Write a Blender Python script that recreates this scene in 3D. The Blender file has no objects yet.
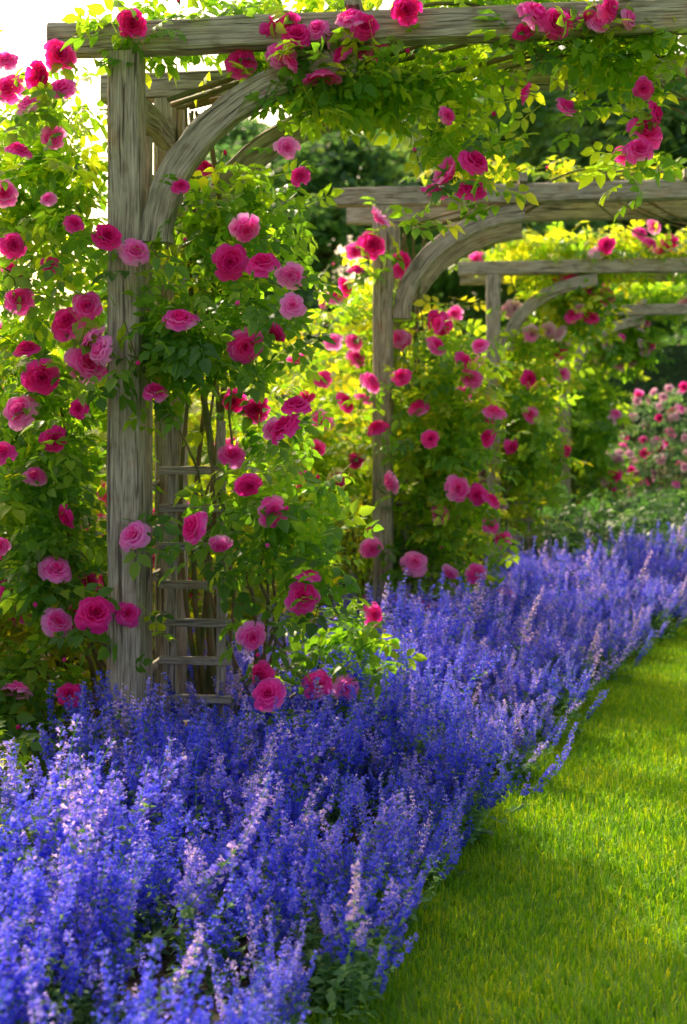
import bpy, math, random
import numpy as np
from mathutils import Vector, Matrix
random.seed(7); rng=np.random.default_rng(7)
S=bpy.context.scene; COL=S.collection

# ---------------------------------------------------------------- helpers
def empty(name,loc=(0,0,0)):
    o=bpy.data.objects.new(name,None); o.location=loc; o.empty_display_size=.2; COL.objects.link(o); return o
def obj(name,me,parent=None):
    o=bpy.data.objects.new(name,me); COL.objects.link(o)
    if parent: o.parent=parent
    return o
def qmesh(name,V,F,mats,rnd=None,mi=None,smooth=True,vec=None):
    V=np.asarray(V,dtype=np.float32); F=np.asarray(F,dtype=np.int32)
    me=bpy.data.meshes.new(name)
    me.vertices.add(len(V)); me.vertices.foreach_set('co',V.ravel())
    me.loops.add(F.size); me.loops.foreach_set('vertex_index',F.ravel())
    me.polygons.add(len(F)); me.polygons.foreach_set('loop_start',np.arange(0,F.size,4,dtype=np.int32))
    for m in (mats if isinstance(mats,(list,tuple)) else [mats]): me.materials.append(m)
    if mi is not None: me.polygons.foreach_set('material_index',np.asarray(mi,dtype=np.int32))
    me.polygons.foreach_set('use_smooth',np.full(len(F),smooth))
    me.update(calc_edges=True)
    if rnd is not None:
        a=me.attributes.new('rnd','FLOAT','POINT'); a.data.foreach_set('value',np.asarray(rnd,dtype=np.float32))
    if vec is not None:
        a=me.attributes.new('gr','FLOAT_VECTOR','POINT'); a.data.foreach_set('vector',np.asarray(vec,dtype=np.float32).ravel())
    return me
def nrm(a): return a/np.maximum(np.linalg.norm(a,axis=-1,keepdims=True),1e-9)
def frames(Y,N):
    Y=nrm(Y); X=nrm(np.cross(Y,N)); Z=np.cross(X,Y)
    return np.stack([X,Y,Z],axis=-1)
def inst(TV,TF,R,T,Sc):
    m=len(T); n=len(TV)
    V=np.einsum('mij,nj->mni',R,TV)*Sc[:,None,None]+T[:,None,:]
    F=TF[None]+ (np.arange(m)*n)[:,None,None]
    return V.reshape(-1,3),F.reshape(-1,4)
class Acc:
    def __init__(s): s.V=[];s.F=[];s.R=[];s.M=[];s.n=0
    def add(s,V,F,r,m=0):
        V=np.asarray(V);F=np.asarray(F)
        s.V.append(V);s.F.append(F+s.n);s.n+=len(V)
        s.R.append(np.broadcast_to(np.asarray(r,dtype=float),(len(V),)).copy());s.M.append(np.full(len(F),m) if np.isscalar(m) else np.asarray(m))
    def arrays(s): return np.concatenate(s.V),np.concatenate(s.F),np.concatenate(s.R),np.concatenate(s.M)
    def mesh(s,name,mats,smooth=True):
        V,F,R,M=s.arrays();return qmesh(name,V,F,mats,R,M,smooth)
def tube(P,rad,k=6):
    P=np.asarray(P,float);n=len(P);rad=np.broadcast_to(rad,(n,))
    T=nrm(np.gradient(P,axis=0)); ref=np.array([.31,.95,.05]) if abs(T[0][2])>.6 else np.array([0,0,1.])
    A=nrm(np.cross(T,ref));B=np.cross(T,A)
    a=np.arange(k)*2*np.pi/k
    V=(P[:,None]+rad[:,None,None]*(np.cos(a)[None,:,None]*A[:,None]+np.sin(a)[None,:,None]*B[:,None])).reshape(-1,3)
    i=np.repeat(np.arange(n-1),k);j=np.tile(np.arange(k),n-1);j2=(j+1)%k
    return V,np.stack([i*k+j,i*k+j2,(i+1)*k+j2,(i+1)*k+j],-1)

# ---------------------------------------------------------------- materials
def newmat(name):
    m=bpy.data.materials.new(name);m.use_nodes=True;nt=m.node_tree;nt.nodes.clear()
    out=nt.nodes.new('ShaderNodeOutputMaterial');return m,nt,out
def ramp(nt,stops):
    r=nt.nodes.new('ShaderNodeValToRGB');e=r.color_ramp.elements
    while len(e)<len(stops): e.new(.5)
    for i,(p,c) in enumerate(stops): e[i].position=p;e[i].color=(*c,1)
    return r
def leafmat(name,stops,tcol_gain=(2.2,2.0,.6),tf=.45,rough=.45,objrnd=.35,spec=.5):
    m,nt,out=newmat(name);N=nt.nodes;L=nt.links
    at=N.new('ShaderNodeAttribute');at.attribute_name='rnd'
    oi=N.new('ShaderNodeObjectInfo')
    mm=N.new('ShaderNodeMath');mm.operation='MULTIPLY_ADD';L.new(oi.outputs['Random'],mm.inputs[0]);mm.inputs[1].default_value=objrnd
    sub=N.new('ShaderNodeMath');sub.operation='SUBTRACT';L.new(at.outputs['Fac'],sub.inputs[0]);sub.inputs[1].default_value=objrnd/2
    L.new(sub.outputs[0],mm.inputs[2]);mm.use_clamp=True
    r=ramp(nt,stops);L.new(mm.outputs[0],r.inputs[0])
    p=N.new('ShaderNodeBsdfPrincipled');p.inputs['Roughness'].default_value=rough
    p.inputs['Specular IOR Level'].default_value=spec
    L.new(r.outputs[0],p.inputs['Base Color'])
    mul=N.new('ShaderNodeMix');mul.data_type='RGBA';mul.blend_type='MULTIPLY';mul.inputs[0].default_value=1
    L.new(r.outputs[0],mul.inputs[6]);mul.inputs[7].default_value=(*tcol_gain,1)
    t=N.new('ShaderNodeBsdfTranslucent');L.new(mul.outputs[2],t.inputs[0])
    mx=N.new('ShaderNodeMixShader');mx.inputs[0].default_value=tf
    L.new(p.outputs[0],mx.inputs[1]);L.new(t.outputs[0],mx.inputs[2]);L.new(mx.outputs[0],out.inputs[0])
    return m
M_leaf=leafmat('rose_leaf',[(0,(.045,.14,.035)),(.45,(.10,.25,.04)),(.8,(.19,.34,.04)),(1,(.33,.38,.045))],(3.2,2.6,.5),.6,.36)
M_hedgeleaf=leafmat('shrub_leaf',[(0,(.07,.16,.025)),(.5,(.16,.28,.03)),(1,(.34,.37,.035))],(2.9,2.35,.45),.6)
M_dark=leafmat('yew_leaf',[(0,(.028,.09,.045)),(.6,(.055,.15,.06)),(1,(.1,.2,.06))],(2,2,.7),.45)
M_tree=leafmat('tree_leaf',[(0,(.05,.14,.08)),(.6,(.1,.22,.11)),(1,(.18,.3,.11))],(2.1,1.9,.8),.5)
M_grass=leafmat('grass_blade',[(0,(.07,.22,.012)),(.5,(.145,.36,.016)),(1,(.33,.46,.03))],(2.15,1.65,.4),.5,.5,.1,.3)
M_cleaf=leafmat('catmint_leaf',[(0,(.06,.17,.08)),(.6,(.13,.28,.12)),(1,(.25,.42,.16))],(2.1,2.1,.7),.45,.6)
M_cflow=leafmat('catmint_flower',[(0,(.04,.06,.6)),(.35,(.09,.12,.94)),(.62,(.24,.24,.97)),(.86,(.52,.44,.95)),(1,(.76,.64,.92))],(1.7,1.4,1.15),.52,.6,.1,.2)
M_petal=leafmat('rose_petal',[(0,(.74,.006,.20)),(.38,(.89,.025,.39)),(.7,(.93,.09,.56)),(1,(.94,.34,.74))],(1.2,1.6,1.5),.52,.5,.75,.2)
M_pale=leafmat('pale_rose_petal',[(0,(.85,.42,.68)),(1,(.88,.68,.78))],(1.1,1.1,1.1),.45,.5,.5,.25)
M_wing=leafmat('bee_wing',[(0,(.5,.5,.45)),(1,(.6,.6,.5))],(1,1,1),.6)
def plain(name,stops,scale=8,rough=.9,bump=.3,detail=8):
    m,nt,out=newmat(name);N=nt.nodes;L=nt.links
    tc=N.new('ShaderNodeTexCoord');n=N.new('ShaderNodeTexNoise');n.inputs['Scale'].default_value=scale;n.inputs['Detail'].default_value=detail
    L.new(tc.outputs['Object'],n.inputs['Vector']);r=ramp(nt,stops);L.new(n.outputs[0],r.inputs[0])
    p=N.new('ShaderNodeBsdfPrincipled');p.inputs['Roughness'].default_value=rough;L.new(r.outputs[0],p.inputs['Base Color'])
    b=N.new('ShaderNodeBump');b.inputs['Strength'].default_value=bump;b.inputs['Distance'].default_value=.02;L.new(n.outputs[0],b.inputs['Height']);L.new(b.outputs[0],p.inputs['Normal'])
    L.new(p.outputs[0],out.inputs[0]);return m
M_ground=plain('meadow_ground',[(.3,(.08,.19,.012)),(.7,(.15,.29,.02))],3)
M_soil=plain('soil',[(.3,(.03,.022,.014)),(.7,(.09,.065,.04))],25,.95,.8)
M_bark=plain('bark',[(.3,(.05,.035,.022)),(.7,(.13,.1,.07))],18,.9,.6)
M_cane=plain('rose_cane',[(.35,(.08,.12,.03)),(.65,(.23,.15,.08))],14,.7,.3)
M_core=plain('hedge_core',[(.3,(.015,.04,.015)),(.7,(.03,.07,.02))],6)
M_bee1=plain('bee_amber',[(.3,(.45,.22,.03)),(.7,(.6,.32,.06))],400,.8)
M_bee2=plain('bee_black',[(.3,(.01,.008,.006)),(.7,(.03,.02,.012))],400,.7)
def woodmat():
    m,nt,out=newmat('weathered_oak');N=nt.nodes;L=nt.links
    a=N.new('ShaderNodeAttribute');a.attribute_name='gr'
    def noise(sc,scale,det=6,dist=0):
        mp=N.new('ShaderNodeMapping');mp.inputs['Scale'].default_value=sc;L.new(a.outputs['Vector'],mp.inputs[0])
        n=N.new('ShaderNodeTexNoise');n.inputs['Scale'].default_value=scale;n.inputs['Detail'].default_value=det;n.inputs['Distortion'].default_value=dist
        L.new(mp.outputs[0],n.inputs['Vector']);return n
    g=noise((95,95,6),1.6,12,.1); c=noise((95,95,3.2),1,3,.3); big=noise((5,5,3),2.4,8)
    knot=noise((14,14,9),1.3,5)
    r=ramp(nt,[(.28,(.14,.115,.1)),(.44,(.34,.3,.265)),(.6,(.48,.44,.4)),(.8,(.63,.6,.56))]);L.new(g.outputs[0],r.inputs[0])
    r2=ramp(nt,[(.3,(.7,.71,.64)),(.45,(.95,.92,.9)),(.58,(1.05,1,.97)),(.72,(1.0,.74,.58))]);L.new(big.outputs[0],r2.inputs[0])
    def mult(a_,b_,f):
        mu=N.new('ShaderNodeMix');mu.data_type='RGBA';mu.blend_type='MULTIPLY';mu.inputs[0].default_value=f;L.new(a_,mu.inputs[6]);L.new(b_,mu.inputs[7]);return mu.outputs[2]
    o1=mult(r.outputs[0],r2.outputs[0],1)
    rk=ramp(nt,[(.3,(.5,.45,.38)),(.45,(1,1,1))]);L.new(knot.outputs[0],rk.inputs[0]);o1=mult(o1,rk.outputs[0],.7)
    r3=ramp(nt,[(.35,(.12,.1,.08)),(.39,(1,1,1))]);L.new(c.outputs[0],r3.inputs[0])
    o2=mult(o1,r3.outputs[0],.8)
    p=N.new('ShaderNodeBsdfPrincipled');p.inputs['Roughness'].default_value=.85;L.new(o2,p.inputs['Base Color'])
    ad=N.new('ShaderNodeMath');ad.operation='MULTIPLY';L.new(g.outputs[0],ad.inputs[0]);L.new(r3.outputs[0],ad.inputs[1])
    b=N.new('ShaderNodeBump');b.inputs['Strength'].default_value=.8;b.inputs['Distance'].default_value=.006;L.new(ad.outputs[0],b.inputs['Height']);L.new(b.outputs[0],p.inputs['Normal'])
    L.new(p.outputs[0],out.inputs[0]);return m
M_wood=woodmat()

# ---------------------------------------------------------------- world / sun / camera
SUN_AZ=56; SUN_EL=40
w=bpy.data.worlds.new("World");S.world=w;w.use_nodes=True;nt=w.node_tree
bg=nt.nodes['Background'];sky=nt.nodes.new('ShaderNodeTexSky');sky.sky_type='NISHITA';sky.sun_disc=False
sky.sun_elevation=math.radians(SUN_EL);sky.sun_rotation=math.radians(-SUN_AZ);sky.dust_density=7;sky.air_density=1.0;sky.ozone_density=.2
tint=nt.nodes.new('ShaderNodeMix');tint.data_type='RGBA';tint.blend_type='MULTIPLY';tint.inputs[0].default_value=1
nt.links.new(sky.outputs[0],tint.inputs[6]);tint.inputs[7].default_value=(2.7,2.3,1.75,1)
nt.links.new(tint.outputs[2],bg.inputs[0]);bg.inputs[1].default_value=.15
sl=bpy.data.lights.new('sun','SUN');sl.energy=5;sl.angle=math.radians(.5);sl.color=(1,.89,.66)
so=bpy.data.objects.new('sun',sl);COL.objects.link(so)
sd=Vector((-math.sin(math.radians(SUN_AZ))*math.cos(math.radians(SUN_EL)),math.cos(math.radians(SUN_AZ))*math.cos(math.radians(SUN_EL)),math.sin(math.radians(SUN_EL))))
so.rotation_euler=sd.to_track_quat('Z','Y').to_euler()
cd=bpy.data.cameras.new('camera');cam=bpy.data.objects.new('camera',cd);COL.objects.link(cam);S.camera=cam
cam.location=(0,0,1.2);cam.rotation_euler=(math.radians(90),0,math.radians(20.4))
cd.lens=42.2;cd.sensor_width=36;cd.shift_y=-.075;cd.clip_end=500;cd.clip_start=.05
cd.dof.use_dof=True;cd.dof.focus_distance=3.3;cd.dof.aperture_fstop=3.5
S.view_settings.view_transform='Standard';S.view_settings.look='None';S.view_settings.exposure=0

# ---------------------------------------------------------------- ground
def bend(y):   # the border sweeps gently toward the lawn side in the distance
    return .055*np.maximum(0,np.asarray(y,float)-5.0)**1.65
def grid(name,x0,x1,y0,y1,z,nx,ny,mat,amp=0,curve=False):
    xs=np.linspace(x0,x1,nx+1);ys=np.linspace(y0,y1,ny+1);X,Y=np.meshgrid(xs,ys)
    Z=z+amp*rng.random(X.shape)
    if curve: X=X+np.minimum(bend(Y),3.2)*np.clip((X-x0)/(x1-x0),0,1)
    V=np.stack([X,Y,Z],-1).reshape(-1,3);i=np.arange(nx*ny);r=i//nx;c=i%nx;a=r*(nx+1)+c
    return obj(name,qmesh(name,V,np.stack([a,a+1,a+nx+2,a+nx+1],-1),mat))
grid('ground',-200,200,-200,200,0,8,8,M_ground)
grid('flower_bed_soil',-5.6,-.95,-3,21,.006,60,200,M_soil,.03,True)
def grass_patch(k):
    n=11500
    P=np.stack([rng.random(n),rng.random(n),np.zeros(n)],-1)
    az=rng.random(n)*2*np.pi;lean=rng.random(n)*.9;h=.016+.024*rng.random(n)
    d=np.stack([np.cos(az),np.sin(az),np.zeros(n)],-1);s=np.stack([-np.sin(az),np.cos(az),np.zeros(n)],-1)
    wd=(.0016+.0012*rng.random(n))[:,None]
    up=np.array([0,0,1.])
    mid=P+up*(h*.55)[:,None]+d*(h*lean*.25)[:,None]
    top=P+up*(h*(1-.25*lean))[:,None]+d*(h*lean*.85)[:,None]
    V=np.stack([P-s*wd,P+s*wd,mid-s*wd*.9,mid+s*wd*.9,top-s*wd*.2,top+s*wd*.2],1).reshape(-1,3)
    b=(np.arange(n)*6)[:,None]
    F=np.concatenate([b+np.array([[0,1,3,2]]),b+np.array([[2,3,5,4]])])
    cl=.5+.15*np.sin(P[:,0]*2*np.pi+k)*np.cos(P[:,1]*4*np.pi+k)
    return qmesh('grass_patch_%d'%k,V,F,M_grass,np.repeat(np.clip(rng.normal(0,.25,n)+cl,0,1),6))
gp=[grass_patch(k) for k in range(4)]
lawn=empty('lawn_grass')
for iy in range(-1,22):
    for ix in range(-1,4):
        if bend(iy)>ix+1.6 : continue
        if iy>12 and ix>2: continue
        o=obj('grass_patch',gp[random.randrange(4)],lawn)
        q=random.randrange(4);ctr=Vector((ix+.5,iy+.5,.003));o.rotation_euler=(0,0,q*math.pi/2)
        o.location=ctr-Matrix.Rotation(q*math.pi/2,3,'Z')@Vector((.5,.5,0))

# ---------------------------------------------------------------- timber arches
def sweep(acc,P,side,w,h,seed):
    P=np.asarray(P,float);n=len(P);side=np.asarray(side,float)
    T=nrm(np.gradient(P,axis=0));Nn=nrm(np.cross(T,side));c=.008 if min(w,h)>.05 else .003
    prof=np.array([(-w/2+c,-h/2),(w/2-c,-h/2),(w/2,-h/2+c),(w/2,h/2-c),(w/2-c,h/2),(-w/2+c,h/2),(-w/2,h/2-c),(-w/2,-h/2+c)])
    r=np.random.default_rng(seed);s=np.concatenate([[0],np.cumsum(np.linalg.norm(np.diff(P,axis=0),axis=1))])
    wob=r.normal(0,.002 if c>.005 else .0005,(n,8,2))
    pr=prof[None]+wob
    V=P[:,None]+pr[:,:,:1]*side+pr[:,:,1:]*Nn[:,None]
    g=np.stack([np.broadcast_to(prof[None,:,0],(n,8)),np.broadcast_to(prof[None,:,1],(n,8)),np.broadcast_to(s[:,None],(n,8))],-1)+r.random(3)*7
    F=[]
    for i in range(n-1):
        for j in range(8): F.append((i*8+j,i*8+(j+1)%8,(i+1)*8+(j+1)%8,(i+1)*8+j))
    for b in (0,(n-1)*8):
        for q in ((0,1,2,3),(0,3,4,7),(4,5,6,7)): F.append(tuple(b+k for k in q))
    acc['V'].append(V.reshape(-1,3));acc['G'].append(g.reshape(-1,3));acc['F'].append(np.array(F)+acc['n']);acc['n']+=n*8
BA=math.radians(13.5);U=np.array([math.cos(BA),math.sin(BA),0]);W=np.array([-math.sin(BA),math.cos(BA),0]);Zu=np.array([0,0,1.])
class Arch: pass
def L2W(A,u,v,z): return A.o+U*u+W*v+Zu*z
def timber(A,parent,name,pts,side,w,h):
    acc=dict(V=[],F=[],G=[],n=0)
    sweep(acc,[L2W(A,*p) for p in pts],side,w,h,random.randrange(9999))
    obj(name,qmesh(name,np.concatenate(acc['V']),np.concatenate(acc['F']),M_wood,vec=np.concatenate(acc['G']),smooth=False),parent)
def lin(a,b,n=14): return [tuple(np.array(a)*(1-t)+np.array(b)*t) for t in np.linspace(0,1,n)]
SP=3.2;DV=.55
arches=[]
for ai,(x,y) in enumerate([(-2.04,3.446),(-2.067,6.17),(-2.067,8.75),(-2.067,11.8)]):
    A=Arch();A.o=np.array([x,y,0.]);arches.append(A)
    E=empty('wooden_rose_arch')
    HB=(2.50,2.49,2.44,2.42)[ai]; A.HB=HB; HT=HB-.052
    for v in (0,DV):
        for u in (0,SP): timber(A,E,'post',lin((u,v,-.05),(u,v,HT)),W,.1,.105)
        timber(A,E,'cross_beam',lin((-.26,v,HB),(SP+.24,v,HB),24),W,.075,.1)
        for sgn,u0 in ((1,0),(-1,SP)):
            pts=[]
            for t in np.linspace(0,.93,22):
                th=t*math.pi/2
                pts.append((u0+sgn*(.101+.74*(1-math.cos(th))),v,1.83+(HT-.045-1.83)*math.sin(th)))
            timber(A,E,'curved_brace',pts,W,.065,.095)
    for u in (0,SP):
        timber(A,E,'link_rail',lin((u,.055,2.3),(u,DV-.055,2.3),5),U,.06,.09)
        for z in (.22,.38,.54,.70,.86,1.02,1.35,1.6,1.85,2.1): timber(A,E,'lattice_rail',lin((u,.055,z),(u,DV-.055,z),4),U,.018,.034)
        for vv in (.17,.37): timber(A,E,'lattice_upright',lin((u+.023,vv,.05),(u+.023,vv,2.22),8),U,.022,.036)
    # ladder trellis standing beside the post for the young canes
    for u in (.1,.27): timber(A,E,'trellis_upright',lin((u,.2,.0),(u,.2,1.25),8),W,.02,.03)
    for z in (.3,.43,.56,.69,.82,.95,1.08): timber(A,E,'trellis_rail',lin((.06,.18,z),(.31,.18,z),4),W,.016,.028)
    for u in (.75,1.6,2.45): timber(A,E,'top_batten',lin((u,-.08,HB+.075),(u,DV+.08,HB+.075),6),U,.045,.045)

# ---------------------------------------------------------------- leaf templates
def leaflet(detail):
    if detail: ts=[0,.28,.62,1];ws=[.03,.30,.27,.02]
    else: ts=[0,.5,1];ws=[.05,.33,.03]
    V=[];F=[]
    for t,wd in zip(ts,ws):
        zz=-.18*t*t
        V+=[(-wd,t,zz+wd*.35),(0,t,zz),(wd,t,zz+wd*.35)]
    for i in range(len(ts)-1):
        a=i*3;F+=[(a,a+1,a+4,a+3),(a+1,a+2,a+5,a+4)]
    return np.array(V,float),np.array(F)
def compound(detail):
    LV,LF=leaflet(detail);V=[];F=[];n=0
    def put(pos,ang,s,tilt):
        nonlocal n
        c,sn=math.cos(ang),math.sin(ang)
        R=np.array([[c,-sn,0],[sn,c,0],[0,0,1.]]);ct,st=math.cos(tilt),math.sin(tilt)
        R=R@np.array([[1,0,0],[0,ct,-st],[0,st,ct]])
        V.append(LV@R.T*s+np.array(pos));F.append(LF+n);n+=len(LV)
    put((0,.085,-.012),0,.052,-.3)
    for y,s in ((.035,.038),(.07,.046)):
        put((.003,y,-.004),-1.05,s,-.25);put((-.003,y,-.004),1.0,s,-.25)
    V.append(np.array([(-.0012,-.03,0),(.0012,-.03,0),(.0012,.09,-.012),(-.0012,.09,-.012)]));F.append(np.array([[0,1,2,3]])+n)
    return np.concatenate(V),np.concatenate(F)
CD=compound(True);CS=compound(False);LS=leaflet(False)
def leaves(acc,P,detail=True,scale=1.,out=None,bright=.5):
    n=len(P)
    if n==0:return
    az=rng.random(n)*2*np.pi
    Y=np.stack([np.cos(az),np.sin(az),rng.normal(-.15,.45,n)],-1)
    Nn=rng.normal(0,.6,(n,3))+np.array([.1,-.25,1.])
    T=CD if detail else CS
    V,F=inst(T[0],T[1],frames(Y,Nn),P,scale*(.75+.55*rng.random(n)))
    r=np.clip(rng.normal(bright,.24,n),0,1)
    acc.add(V,F,np.repeat(r,len(T[0])))
def ell_pts(A,c,r,n):
    d=nrm(rng.normal(0,1,(n,3)));rad=rng.random(n)**(1/3)
    q=d*rad[:,None]
    k=max(3,n//22);cc=nrm(rng.normal(0,1,(k,3)))*(rng.random(k)**.4)[:,None]
    j=rng.integers(0,k,n);q=q*.5+cc[j]*.6+rng.normal(0,.06,(n,3))
    q=q*np.array(r)+np.array(c)
    return A.o+q[:,:1]*U+q[:,1:2]*W+q[:,2:]*Zu

# ---------------------------------------------------------------- rose blooms
def bloom(seed,open_=1.,mat=M_petal):
    r=np.random.default_rng(seed);acc=Acc()
    layers=[(.10,.66,3,1.5),(.20,.68,4,1.35),(.31,.67,5,1.2),(.43,.64,6,1.1),(.56,.58,6,1.05),(.70,.49,7,1.0),(.84,.36,7,.95),(.98,.2,7,.9)]
    ph=r.random()*6
    for li,(R,H,n,wd) in enumerate(layers):
        R=R*(.6+.4*open_);ph+=.9;f=li/7.
        for k in range(n):
            phi=ph+k*2*np.pi/n+r.normal(0,.16);Rk=R*(1+r.normal(0,.09));Hk=H+r.normal(0,.06)
            NT,NS=6,7;t=np.linspace(0,1,NT)[:,None];s=np.linspace(-1,1,NS)[None,:]
            rad=Rk*((1-f)*np.minimum(1,t*2.4)**.6+f*np.sin(t*1.45)**.8)
            z=Hk*(t**(.9+.35*f))
            curl=(t**5)*(.05+.15*f)*(1+.7*r.random())
            z=z-curl*(1+.6*s**2); rad=rad+(t**4)*.08*(.6+f)
            half=(np.pi/n)*wd*1.35*np.sin(np.clip(t*1.35+.15,0,1.45))**.7*(1-.18*t**5)
            dent=1-.09*(s**2)*t**2
            ang=phi+s*half+.02*np.sin(6*t+seed)
            p1,p2=r.random(2)*6.28
            rr=rad*dent+.032*np.sin(s*5+p1)*t+.016*s
            zz=z*(1-.10*s**2*t)+.04*np.sin(s*4+p2)*t-.04*np.exp(-(s*4)**2)*t**4
            V=np.stack([rr*np.cos(ang),rr*np.sin(ang),zz],-1).reshape(-1,3)
            F=[(i*NS+j,i*NS+j+1,(i+1)*NS+j+1,(i+1)*NS+j) for i in range(NT-1) for j in range(NS-1)]
            acc.add(V,np.array(F),np.repeat(np.clip(.12+.3*f+.42*t[:,0]**2+r.normal(0,.08),0,1),NS),0)
    V,F=tube([(0,0,.04),(0,0,-.08),(0,0,-.22),(0.02,0,-.5),(.08,0,-1.2)],[.2,.16,.05,.045,.04],8);acc.add(V,F,.4,1)
    for k in range(5):
        a=k*2*np.pi/5;Rm=np.array([[math.cos(a),-math.sin(a),0],[math.sin(a),math.cos(a),0],[0,0,1]])
        V=LS[0]*np.array([.35,.7,1.2])+np.array([0,.05,-.03]);acc.add(V@Rm.T,LS[1],.4,1)
    return acc.mesh('rose_bloom_mesh',[mat,M_leaf])
def bud(seed):
    acc=Acc();n=9
    t=np.linspace(0,1,n);z=t*.9;rad=.32*np.sin(np.pi*np.clip(t*.93+.03,0,1))**.8
    V,F=tube(np.stack([.02*np.sin(t*4),0*t,z],-1),rad,10);acc.add(V,F,.4,0)
    V,F=tube([(0,0,.35),(0,0,.1),(0,0,-.1),(.02,0,-.5),(.1,0,-1.4)],[.3,.24,.13,.05,.045],8);acc.add(V,F,.4,1)
    return acc.mesh('rose_bud_mesh',[M_petal,M_leaf])
BL=[bloom(i,o) for i,o in enumerate((1,1.1,.9,.8,1.0,.85,.95))];BP=[bloom(20+i,1,M_pale) for i in range(2)];BUD=[bud(1),bud(2)]
def place_bloom(parent,P,r,d=None,mesh=None,name='bloom'):
    o=obj(name,mesh or random.choice(BL),parent)
    if d is None: d=Vector((.35,-.75,.3))+Vector((random.gauss(0,.5),random.gauss(0,.4),random.gauss(0,.4)))
    q=Vector(d).to_track_quat('Z','Y')@Matrix.Rotation(random.random()*6.28,3,'Z').to_quaternion()
    o.rotation_mode='QUATERNION';o.rotation_quaternion=q;o.location=P;o.scale=(r,r*random.uniform(.92,1.05),r*random.uniform(.85,1.1))
def cane_path(A,p0,p1,n=14,wob=.05):
    p0=np.array(p0);p1=np.array(p1);t=np.linspace(0,1,n)[:,None]
    mid=(p0+p1)/2+np.array([random.gauss(0,.1),random.gauss(0,.08),.25])
    q=(1-t)**2*p0+2*t*(1-t)*mid+t*t*p1
    f=random.random()*6
    q[:,0]+=wob*np.sin(t[:,0]*9+f)*np.sin(t[:,0]*3.14);q[:,1]+=wob*np.cos(t[:,0]*8+f)*np.sin(t[:,0]*3.14)
    return A.o+q[:,:1]*U+q[:,1:2]*W+q[:,2:]*Zu

def rose_plant(A,ells,blooms,detail,canes,lscale=1.,brad=.058,extra=0,buds=12,palefrac=0):
    E=empty('climbing_rose')
    acc=Acc()
    for c,r,n,b in ells: leaves(acc,ell_pts(A,c,r,n),detail,lscale,None,b)
    bp=[]
    near=[e for e in ells if e[0][0]<2.3]; core=[e for e in ells if abs(e[0][0])<.8 and e[0][2]<2.2]
    for (u,v,z,s) in blooms: bp.append((L2W(A,u,v,z),s))
    for _ in range(extra):
        c,r,n,b=random.choice(near);d=nrm(rng.normal(0,1,3))
        if d[1]>0:d[1]*=-1
        bp.append((L2W(A,*(np.array(c)+d*np.array(r)*.9)),random.uniform(.7,1.05)))
    for P,s in bp: leaves(acc,P+rng.normal(0,.05,(5,3))+W*.05-Zu*.05,detail,lscale,None,.55)
    obj('foliage',acc.mesh('climbing_rose_foliage',[M_leaf]),E)
    for P,s in bp: place_bloom(E,P,brad*s,mesh=(random.choice(BP) if random.random()<palefrac else None))
    for _ in range(buds):
        c,r,n,b=random.choice(near);d=nrm(rng.normal(0,1,3))
        if d[1]>0:d[1]*=-1
        place_bloom(E,L2W(A,*(np.array(c)+d*np.array(r)*.95)),.022,d=Vector((random.gauss(0,.4),random.gauss(0,.4),1)),mesh=random.choice(BUD),name='bud')
    ac=Acc()
    for k in range(canes):
        c,r,n,b=random.choice(core);q=np.array(c)+rng.normal(0,.45,3)*np.array(r)
        P=cane_path(A,(random.uniform(-.25,-.1) if c[0]<0 else random.uniform(.22,.4),random.uniform(.4,.7),0),q);V,F=tube(P,np.linspace(.010,.003,len(P))*random.uniform(.7,1.2),6);ac.add(V,F,.5)
    for k in range(6 if detail else 3):     # main stems twining up beside the rear post
        t=np.linspace(0,1,26);f=random.random()*6
        q=np.stack([.10+.04*np.sin(t*7+f)+random.uniform(0,.12),.56+.05*np.cos(t*6+f)-.2*t,t*2.35],-1)
        P=A.o+q[:,:1]*U+q[:,1:2]*W+q[:,2:]*Zu;V,F=tube(P,np.linspace(.016,.008,26)*random.uniform(.5,1.1),7);ac.add(V,F,.5)
    if detail:
        for k in range(9):
            u0=random.uniform(0,.6);u1=random.uniform(1.2,3);t=np.linspace(0,1,20);f=random.random()*6
            q=np.stack([u0+(u1-u0)*t,.27+.2*np.sin(t*6+f),2.36+.22*np.sin(t*3.14)*random.uniform(.6,1.2)+.04*np.sin(t*9+f)],-1)
            P=A.o+q[:,:1]*U+q[:,1:2]*W+q[:,2:]*Zu;V,F=tube(P,np.linspace(.01,.004,20),6);ac.add(V,F,.5)
    obj('canes',ac.mesh('climbing_rose_canes',[M_cane]),E)
    return E
def tp(lst,k,ub,v):  # measured blossom layout on an arch face -> metres on that face
    return [((x-ub)/k/.96,v+random.uniform(-.06,.06),1.2+(437-y)/k,s) for x,y,s in lst]
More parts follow.
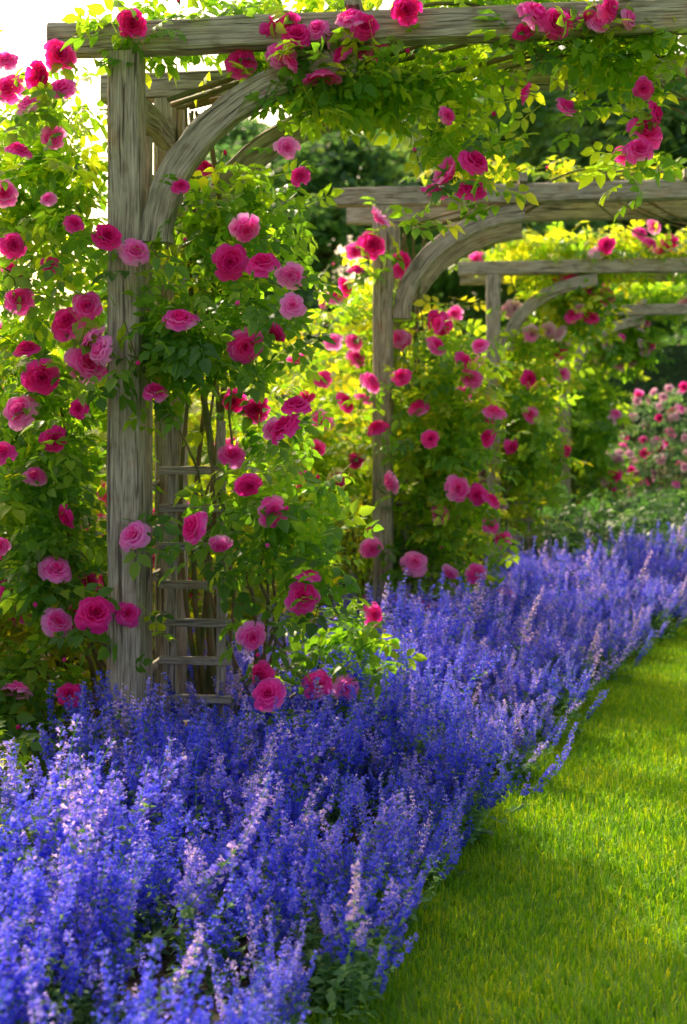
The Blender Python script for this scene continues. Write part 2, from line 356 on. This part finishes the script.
b1=tp([(118,238,.85),(140,250,.85),(233,262,1),(248,228,.8),(270,268,.95),(293,277,.8),(248,348,.95),(190,323,1),(88,305,.95),(68,320,1),(112,352,1),(88,362,1.15),(100,340,.9),(48,378,.95),(25,348,.8),(20,412,1),(22,245,.85),(8,190,.9),(65,50,.9),(45,72,1),(72,88,.85),(38,102,.85),(10,80,.8),(18,60,.8),(5,455,.8),(141,539,.9),(205,528,.9),(227,545,.7),(60,575,1),(62,627,.9),(107,615,1.15),(128,620,.8),(17,702,1),(5,600,.7),(275,692,1),(307,597,.95),(313,575,.8),(275,515,.9),(255,487,.8),(292,430,1),(300,408,.8),(276,432,.8),(255,640,.8),(8,550,.6),(298,310,.7),(183,183,.5),(290,150,.7),(302,178,.6),(30,150,.8),(60,200,.5),(70,520,.7),(25,300,.8),(8,335,.7),(50,262,.6),(12,268,.8),(55,130,.7),(85,225,.6),(35,480,.7),(90,410,.6)],318,122,-.12)
b1+=tp([(280,10,.9),(288,38,.85),(305,20,.8),(296,4,.7),(345,24,.9),(360,6,.95),(374,16,.8),(350,40,.7),(415,0,.8),(138,4,.9),(540,12,.95),(560,22,.8),(528,28,.6),(610,5,.8),(600,22,.6),(648,128,1.1),(640,150,.8),(655,112,.7),(482,158,.85),(452,166,.95),(442,190,.8),(478,186,.85),(532,92,.6),(572,100,.6),(645,85,.6),(455,110,.5),(325,12,.7),(385,30,.6),(300,52,.6),(575,6,.7),(590,14,.6),(630,14,.6)],330,122,-.06)
A=arches[0]
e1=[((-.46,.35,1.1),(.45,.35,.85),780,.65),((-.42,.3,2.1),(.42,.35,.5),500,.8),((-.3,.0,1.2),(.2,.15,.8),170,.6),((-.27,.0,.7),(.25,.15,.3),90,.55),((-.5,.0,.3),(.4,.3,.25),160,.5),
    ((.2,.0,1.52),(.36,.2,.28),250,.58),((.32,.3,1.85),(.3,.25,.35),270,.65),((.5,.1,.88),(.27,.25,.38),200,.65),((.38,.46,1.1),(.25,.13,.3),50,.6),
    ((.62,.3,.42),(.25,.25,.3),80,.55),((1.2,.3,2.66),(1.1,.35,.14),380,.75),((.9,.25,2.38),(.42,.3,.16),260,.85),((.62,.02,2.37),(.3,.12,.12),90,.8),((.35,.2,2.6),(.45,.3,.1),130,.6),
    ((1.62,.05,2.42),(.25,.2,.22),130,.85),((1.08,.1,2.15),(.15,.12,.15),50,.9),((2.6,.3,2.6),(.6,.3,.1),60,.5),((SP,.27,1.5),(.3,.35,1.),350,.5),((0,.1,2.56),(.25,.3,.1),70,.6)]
rose_plant(A,e1,b1,True,22,1.,.055,22,50)
b2=tp([(385,222,1),(376,250,1.1),(360,255,.8),(350,290,.9),(362,275,.8),(340,300,.8),(440,330,.8),(437,350,.9),(420,410,.9),(375,385,1),(352,405,.9),(330,423,.9),(370,402,.8),(382,430,.9),(395,483,.9),(377,547,1),(416,562,1),(440,515,.8),(457,488,1),(475,495,.9),(488,500,.8),(488,525,.7),(490,415,.9),(485,440,.8),(462,365,.9),(470,382,.9),(305,360,.9),(330,382,.7),(475,570,.8),(450,570,.7),(405,380,.8),(432,440,.7),(312,400,.8),(325,450,.7),(340,345,.8),(310,480,.8),(478,350,.7)],188,383,-.25)
e2=[((.32,.05,1.2),(.32,.3,.75),600,.75),((.05,.45,1.2),(.5,.3,.85),380,.8),((-.45,.3,1.05),(.4,.4,.7),450,.8),((.3,.2,.5),(.5,.35,.4),260,.6),
    ((1.2,.4,2.68),(1.2,.3,.1),120,.85),((-.1,.3,1.9),(.3,.3,.4),150,.85),((SP,.27,1.5),(.3,.35,1.),200,.5)]
rose_plant(arches[1],e2,b2,True,12,1.1,.064,26,25)
for i,(A,ex) in enumerate(zip(arches[2:],(60,80))):
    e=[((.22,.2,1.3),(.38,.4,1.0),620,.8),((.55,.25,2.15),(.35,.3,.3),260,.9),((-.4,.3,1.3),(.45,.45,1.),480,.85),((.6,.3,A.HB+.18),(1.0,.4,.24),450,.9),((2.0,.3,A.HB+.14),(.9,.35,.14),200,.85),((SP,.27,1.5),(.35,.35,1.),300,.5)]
    rose_plant(A,e,[],False,4,1.45,.066,ex,0,palefrac=.7 if i else .35)

# ---------------------------------------------------------------- rambling rose shrubs
def shrub_row(name,boxes,mat,scale,blooms=0,pale=0,bright=.5,br=.064):
    E=empty(name);acc=Acc();allp=[]
    for (x,y,rx,ry,h,n) in boxes:
        d=nrm(rng.normal(0,1,(n,3)));d[:,2]=np.abs(d[:,2]);rad=(.55+.5*rng.random(n)**.7)
        lump=1+.14*np.sin(d[:,0]*7+x*3)*np.cos(d[:,1]*6+y)+.1*np.sin(d[:,2]*11+y)
        sup=(np.abs(d)**3).sum(1)**(-1/3)
        q=d*(rad*lump*np.minimum(sup,1.25))[:,None]*np.array([rx,ry,h])+np.array([x,y,0.05]);q=q[q[:,2]>.03]
        allp.append(q)
    P=np.concatenate(allp);n=len(P)
    az=rng.random(n)*2*np.pi;Y=np.stack([np.cos(az),np.sin(az),rng.normal(0,.5,n)],-1);Nn=rng.normal(0,.6,(n,3))+np.array([.1,-.3,1.])
    V,F=inst(CS[0],CS[1],frames(Y,Nn),P,scale*(.7+.6*rng.random(n)));acc.add(V,F,np.repeat(np.clip(rng.normal(bright,.26,n),0,1),len(CS[0])))
    obj('foliage',acc.mesh(name+'_foliage',[mat]),E)
    ac=Acc()
    for (x,y,rx,ry,h,n) in boxes:
        for k in range(9):
            t=np.linspace(0,1,8);a=random.random()*6.28;rr=random.uniform(.3,.8)
            Pp=np.stack([x+rx*rr*math.cos(a)*t,y+ry*rr*math.sin(a)*t,h*.85*t**.8],-1);V,F=tube(Pp,np.linspace(.014,.004,8),5);ac.add(V,F,.5)
    obj('canes',ac.mesh(name+'_canes',[M_cane]),E)
    for _ in range(blooms):
        p=P[random.randrange(n)]
        if p[2]<.4: continue
        place_bloom(E,p+np.array([.12,-.12,.05]),br*random.uniform(.75,1.15),mesh=random.choice(BP) if random.random()<pale else None)
    return E
row=[]
for y,h in ((3.9,1.45),(5.0,1.45),(6.1,1.5),(7.3,1.6),(8.5,1.8),(9.8,1.9),(11,1.95),(12.3,2.0),(13.6,2.0),(15,2.1),(16.5,2.1)):
    row.append((-3.45+random.uniform(-.15,.15),y,.7,.75,h,950))
shrub_row('shrub_rose_hedge',row,M_hedgeleaf,1.55,260,.1,.55)
low=[(-2.6+random.uniform(-.1,.1),y,.35,.5,random.uniform(.7,.95),260) for y in (4.7,5.4,7.0,7.8,9.6,10.6,12.6,13.5,15.5)]
shrub_row('rose_bush',low,M_hedgeleaf,1.3,40,.1,.55)
shrub_row('rose_bush',[(-1.5,15.6,.8,.8,1.5,800),(-.3,16.8,.9,.8,1.5,900),(1.0,17.6,1.1,.9,1.5,900),(2.6,18,1.,.9,1.5,700)],M_tree,1.6,170,.6,.35,.058)
shrub_row('green_perennials',[(-1.9+.12*(y-9)+dx,y,.5,.55,random.uniform(.42,.6),420) for y in (9.6,10.6,11.6,12.6,13.6,14.6) for dx in (0,.8)],M_dark,1.2,0,0,.4)
shrub_row('leafy_groundcover',[(-2.05,2.35,.3,.35,.34,230),(-2.3,2.75,.35,.35,.36,230),(-2.1,1.75,.3,.35,.3,180),(-2.65,3.1,.35,.35,.4,200)],M_leaf,.8,0,0,.45)

def hedge(name,x0,x1,y0,y1,h,n,mat):
    E=empty(name)
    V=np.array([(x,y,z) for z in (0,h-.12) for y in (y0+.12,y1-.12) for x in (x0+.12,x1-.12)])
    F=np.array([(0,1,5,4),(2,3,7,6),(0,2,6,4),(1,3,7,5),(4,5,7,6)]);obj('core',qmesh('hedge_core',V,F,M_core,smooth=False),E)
    A1=[(x1-x0)*h,(x1-x0)*h,(y1-y0)*h,(y1-y0)*h,(x1-x0)*(y1-y0)];pr=np.array(A1)/sum(A1)
    s=rng.choice(5,n,p=pr);a=rng.random(n);b=rng.random(n);P=np.zeros((n,3))
    P[:,0]=np.where(s<2,x0+a*(x1-x0),np.where(s==2,x0,np.where(s==3,x1,x0+a*(x1-x0))))
    P[:,1]=np.where(s==0,y0,np.where(s==1,y1,y0+np.where(s==4,b,a)*(y1-y0)))
    P[:,2]=np.where(s==4,h,b*h)
    P+=rng.normal(0,.06,P.shape)+(.08*np.sin(P[:,[1,2,0]]*3.1))
    az=rng.random(n)*2*np.pi;Y=np.stack([np.cos(az),np.sin(az),rng.normal(.2,.5,n)],-1)
    V,F=inst(CS[0],CS[1],frames(Y,rng.normal(0,1,(n,3))),P,1.7*(.7+.6*rng.random(n)))
    acc=Acc();acc.add(V,F,np.repeat(rng.random(n),len(CS[0])));obj('foliage',acc.mesh(name+'_foliage',[mat]),E)
hedge('yew_hedge',-7.4,-6.2,-2,24,1.7,7000,M_dark)
hedge('yew_hedge',-6.0,9,23,24.4,3.0,8500,M_dark)

# ---------------------------------------------------------------- trees
def tree(k,H,wid,nc=26,per=430,leaf=.34,cs=1.,low=.75):
    r=np.random.default_rng(k);acc=Acc();trunk_h=H*.32
    n=9;t=np.linspace(0,1,n);P=np.stack([.25*np.sin(t*3+k),.2*np.cos(t*2.5+k)-.2,t*H*.85],-1);V,F=tube(P,H*.026*(1-t*.85),9);acc.add(V,F,.5,1)
    for c in range(nc):
        zf=r.random();a=r.random()*6.28;rr=wid*math.sin(math.pi*(.18+.74*zf))*(.35+.6*r.random());z=trunk_h*low+zf*(H-trunk_h*low)*.93
        C=np.array([rr*math.cos(a),rr*math.sin(a),z]);b0=np.array([P[min(8,int(zf*6+2)),0],P[min(8,int(zf*6+2)),1],max(z-1.2,trunk_h*.7)])
        tt=np.linspace(0,1,6)[:,None];bp=b0*(1-tt)+C*tt;bp[:,2]+=.3*np.sin(tt[:,0]*3.14);V,F=tube(bp,np.linspace(H*.009,H*.002,6),5);acc.add(V,F,.5,1)
        cr=wid*r.uniform(.24,.42)*cs;m=int(per*r.uniform(.7,1.3));d=nrm(r.normal(0,1,(m,3)));q=C+d*(cr*(r.random(m)**.45))[:,None]*np.array([1,1,.7])
        az=r.random(m)*6.28;Y=np.stack([np.cos(az),np.sin(az),r.normal(0,.5,m)],-1);V,F=inst(LS[0],LS[1],frames(Y,r.normal(0,.7,(m,3))+np.array([0,0,1.])),q,leaf*(.6+.7*r.random(m)))
        acc.add(V,F,np.repeat(np.clip(r.normal(.5,.2,m)+r.normal(0,.15),0,1),len(LS[0])),0)
    return acc.mesh('broadleaf_tree_mesh',[M_tree,M_bark])
TR=[tree(1,13,4.2),tree(2,11,4.),tree(3,14,4.6)]
def put_tree(azl,dist,sc,k):
    a=math.radians(azl);o=obj('broadleaf_tree',TR[k]);o.location=(-math.sin(a)*dist,math.cos(a)*dist,-.05);o.scale=(sc,)*3;o.rotation_euler=(0,0,random.random()*6.28)
for i,(a,d,s) in enumerate([(-22,38,1.),(-14,36,.9),(-6,36,1.),(1,34,.95),(6,38,1.15),(11,34,1.),(16,37,1.1),(21,33,.9),(26,36,.8),(31,40,.55),(37,44,.5),(44,46,.5),(58,46,.5),(70,40,.6),(82,36,.7),(-34,40,1.),(3,48,1.3),(13,48,1.3),(23,48,.9)]):
    put_tree(a,d,s,i%3)
bt=obj('unseen_dapple_tree',tree(9,11.5,3.,11,130,.12,.5,2.1));bt.location=(-9.6,10.6,-.05)  # tree added out of view; its sparse crown dapples the sun on the lawn

# ---------------------------------------------------------------- catmint border
FLV=np.array([(-.14,0,0),(.14,0,0),(.17,.55,.05),(-.17,.55,.05),(-.33,1.0,.3),(.33,1.0,.3),(-.46,.95,-.3),(.46,.95,-.3),(.2,.55,-.02),(-.2,.55,-.02)],float)
FLF=np.array([(0,1,2,3),(3,2,5,4),(9,8,7,6)])
def catmint(k):
    r=np.random.default_rng(100+k);acc=Acc();ns=28
    wp=[];wy=[];wn=[];ws=[];wr=[];lp=[];ly=[];ln_=[];lsz=[]
    def spike(P,st,base,big):
        L=np.linalg.norm(P[-1]-P[0])*1.05
        def at(u):
            x=u*(len(P)-1);i=min(len(P)-2,int(x));f=x-i;return P[i]*(1-f)+P[i+1]*f
        u=st
        while u<1.0:
            q=(u-st)/(1-st+1e-6);i=min(len(P)-2,int(u*(len(P)-1)));dirv=nrm(P[i+1]-P[i]);h=nrm(np.cross(dirv,[.3,.9,.1]));g=np.cross(dirv,h)
            nf=int(r.integers(5,11)*(1-.45*q)*big)+1
            for j in range(nf):
                a=r.random()*6.28;rd=h*math.cos(a)+g*math.sin(a)
                wp.append(at(u)+rd*.002+dirv*r.normal(0,.002));wy.append(rd+dirv*r.uniform(0,.8));wn.append(dirv+.35*r.normal(0,1,3));ws.append(.0153*(1-.4*q)*r.uniform(.6,1.3));wr.append(base+.13*q+r.normal(0,.15))
            u+=r.uniform(.016,.028)*(1-.4*q)/L
    for s in range(ns):
        az=r.random()*6.28;ln=r.uniform(.28,.64);lean=min(abs(r.normal(.28,.26)),.9)
        t=np.linspace(0,1,9);out=ln*(np.sin(lean)*t+.16*np.sin(t*3.1)*lean);up=ln*(np.cos(lean)*t+.10*t*t*lean)
        b=r.normal(0,.07,2);tw=r.normal(0,.07)
        P=np.stack([b[0]+out*math.cos(az)+tw*t*t*math.sin(az),b[1]+out*math.sin(az)-tw*t*t*math.cos(az),up],-1)+r.normal(0,.003,(9,3))
        V,F=tube(P,np.linspace(.0019,.0009,9),3);acc.add(V,F,.7,0)
        base=np.clip(r.normal(.32,.16),0,1)+(.28 if r.random()<.14 else 0);st=r.uniform(.47,.69);spike(P,st,base,1)
        for q in range(r.integers(1,4)):
            i=r.integers(3,7);a2=r.random()*6.28;L2=r.uniform(.06,.17);t2=np.linspace(0,1,5)[:,None]
            d0=nrm(P[i+1]-P[i]);sd_=np.array([math.cos(a2),math.sin(a2),.2])
            P2=P[i]+L2*(t2*nrm(d0+.7*sd_)+.25*t2**2*np.array([0,0,1.]))
            V,F=tube(P2,np.linspace(.0012,.0006,5),3);acc.add(V,F,.7,0);spike(P2,.35,base,.7)
            for _ in range(3): lp.append(P2[1]);ly.append(sd_+r.normal(0,.4,3));ln_.append(r.normal(0,.4,3)+[0,0,1.]);lsz.append(r.uniform(.014,.024))
        for u in r.uniform(.06,.82,33):
            x=u*8;i=min(7,int(x));f=x-i;a2=r.random()*6.28
            lp.append(P[i]*(1-f)+P[i+1]*f);ly.append([math.cos(a2),math.sin(a2),r.normal(.3,.35)]);ln_.append(r.normal(0,.4,3)+[0,0,1.]);lsz.append(.038*(1.2-u)*r.uniform(.8,1.3))
    V,F=inst(LS[0],LS[1],frames(np.array(ly),np.array(ln_)),np.array(lp),np.array(lsz));acc.add(V,F,np.repeat(r.random(len(lp)),len(LS[0])),0)
    V,F=inst(FLV,FLF,frames(np.array(wy),np.array(wn)),np.array(wp),np.array(ws));acc.add(V,F,np.repeat(np.clip(wr,0,1),len(FLV)),1)
    return acc.arrays()
CM=[catmint(k) for k in range(6)]
def tile(k,rows,sunlit_bias=0.):
    r=np.random.default_rng(300+k);acc=Acc()
    for y in np.arange(.12,1,.25):
        for ix,x in enumerate(-1.0-.262*np.arange(rows)):
            V,F,R,M=CM[r.integers(6)];a=r.random()*6.28
            s=r.uniform(.7,1.14)*(.74,.92,1.,.9,.8,.75)[ix];c,sn=math.cos(a),math.sin(a)
            Rm=np.array([[c,-sn,0],[sn,c,0],[0,0,1.]]);V2=V@Rm.T*s*np.array([1,1,r.uniform(.88,1.12)])
            V2=V2+np.array([x+r.uniform(-.1,.1),y+r.uniform(-.1,.1)-.5,0])
            V2[:,2]=np.maximum(V2[:,2],.005)
            acc.add(V2,F,np.clip(R+sunlit_bias+r.normal(0,.12),0,1),M)
    return acc.mesh('catmint_tile_%d'%k,[M_cleaf,M_cflow],False)
TN=[tile(0,4,-.04),tile(1,4,.05)];TL=[tile(5,6,.15),tile(6,6,.08)]  # TL tiles paler: sun on the border's middle stretch put into the colour
cb=empty('catmint_border')
for i,y in enumerate(np.arange(1.05,14,.97)):
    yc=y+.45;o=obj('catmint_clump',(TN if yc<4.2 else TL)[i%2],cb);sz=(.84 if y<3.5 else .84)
    dx=float(bend(yc));sl_=float(bend(yc+.1)-bend(yc-.1))/.2
    o.location=(dx,yc,.0);o.scale=(1,(1 if (i//2)%2 else -1)*math.sqrt(1+sl_*sl_),sz)
    ang=-math.atan(sl_);o.rotation_euler=(0,0,ang)
    o.location.x+=-1.7+1.7*math.cos(ang);o.location.y+=1.7*math.sin(ang)

# ---------------------------------------------------------------- bees
def bee(P,yaw):
    acc=Acc()
    t=np.linspace(0,1,13);x=-.009+.018*t
    prof=np.interp(t,[0,.1,.3,.48,.55,.68,.8,.86,.93,1],[.0003,.0018,.0031,.0024,.0014,.0029,.0026,.0013,.0019,.0004])
    V,F=tube(np.stack([x,0*x,-.002*(1-t)**2],-1),prof,10)
    acc.add(V,F,.5,np.array([1 if (i//10)%2==0 else 0 for i in range(len(F))]))
    for sy in (1,-1):
        for (bx,ln,a) in ((.004,.010,.5),(.002,.007,1.0)):
            dv=np.array([-math.sin(a)*1.,sy*math.cos(a),.35]);Vw,Fw=inst(LS[0]*np.array([.8,1,.3]),LS[1],frames(dv[None],np.array([[0,0,1.]])),np.array([[bx,0,.0025]]),np.array([ln]));acc.add(Vw,Fw,.5,2)
        for bx in (.005,.003,.001):
            Vt,Ft=tube([(bx,sy*.0015,-.001),(bx,sy*.005,-.001),(bx-.001,sy*.006,-.006)],[.0004,.0004,.0002],4);acc.add(Vt,Ft,.5,1)
        Vt,Ft=tube([(.008,sy*.0006,.001),(.011,sy*.0015,.0025)],[.0002,.0002],4);acc.add(Vt,Ft,.5,1)
    o=obj('honey_bee',acc.mesh('honey_bee',[M_bee1,M_bee2,M_wing]));o.location=P;o.rotation_euler=(0,-.4,yaw)
bee((-1.28,2.42,.55),2.3);bee((-1.15,3.4,.5),.8);bee((-1.05,2.75,.43),-.6);bee((-1.3,3.9,.53),2.0)
print('objs',len(bpy.data.objects))
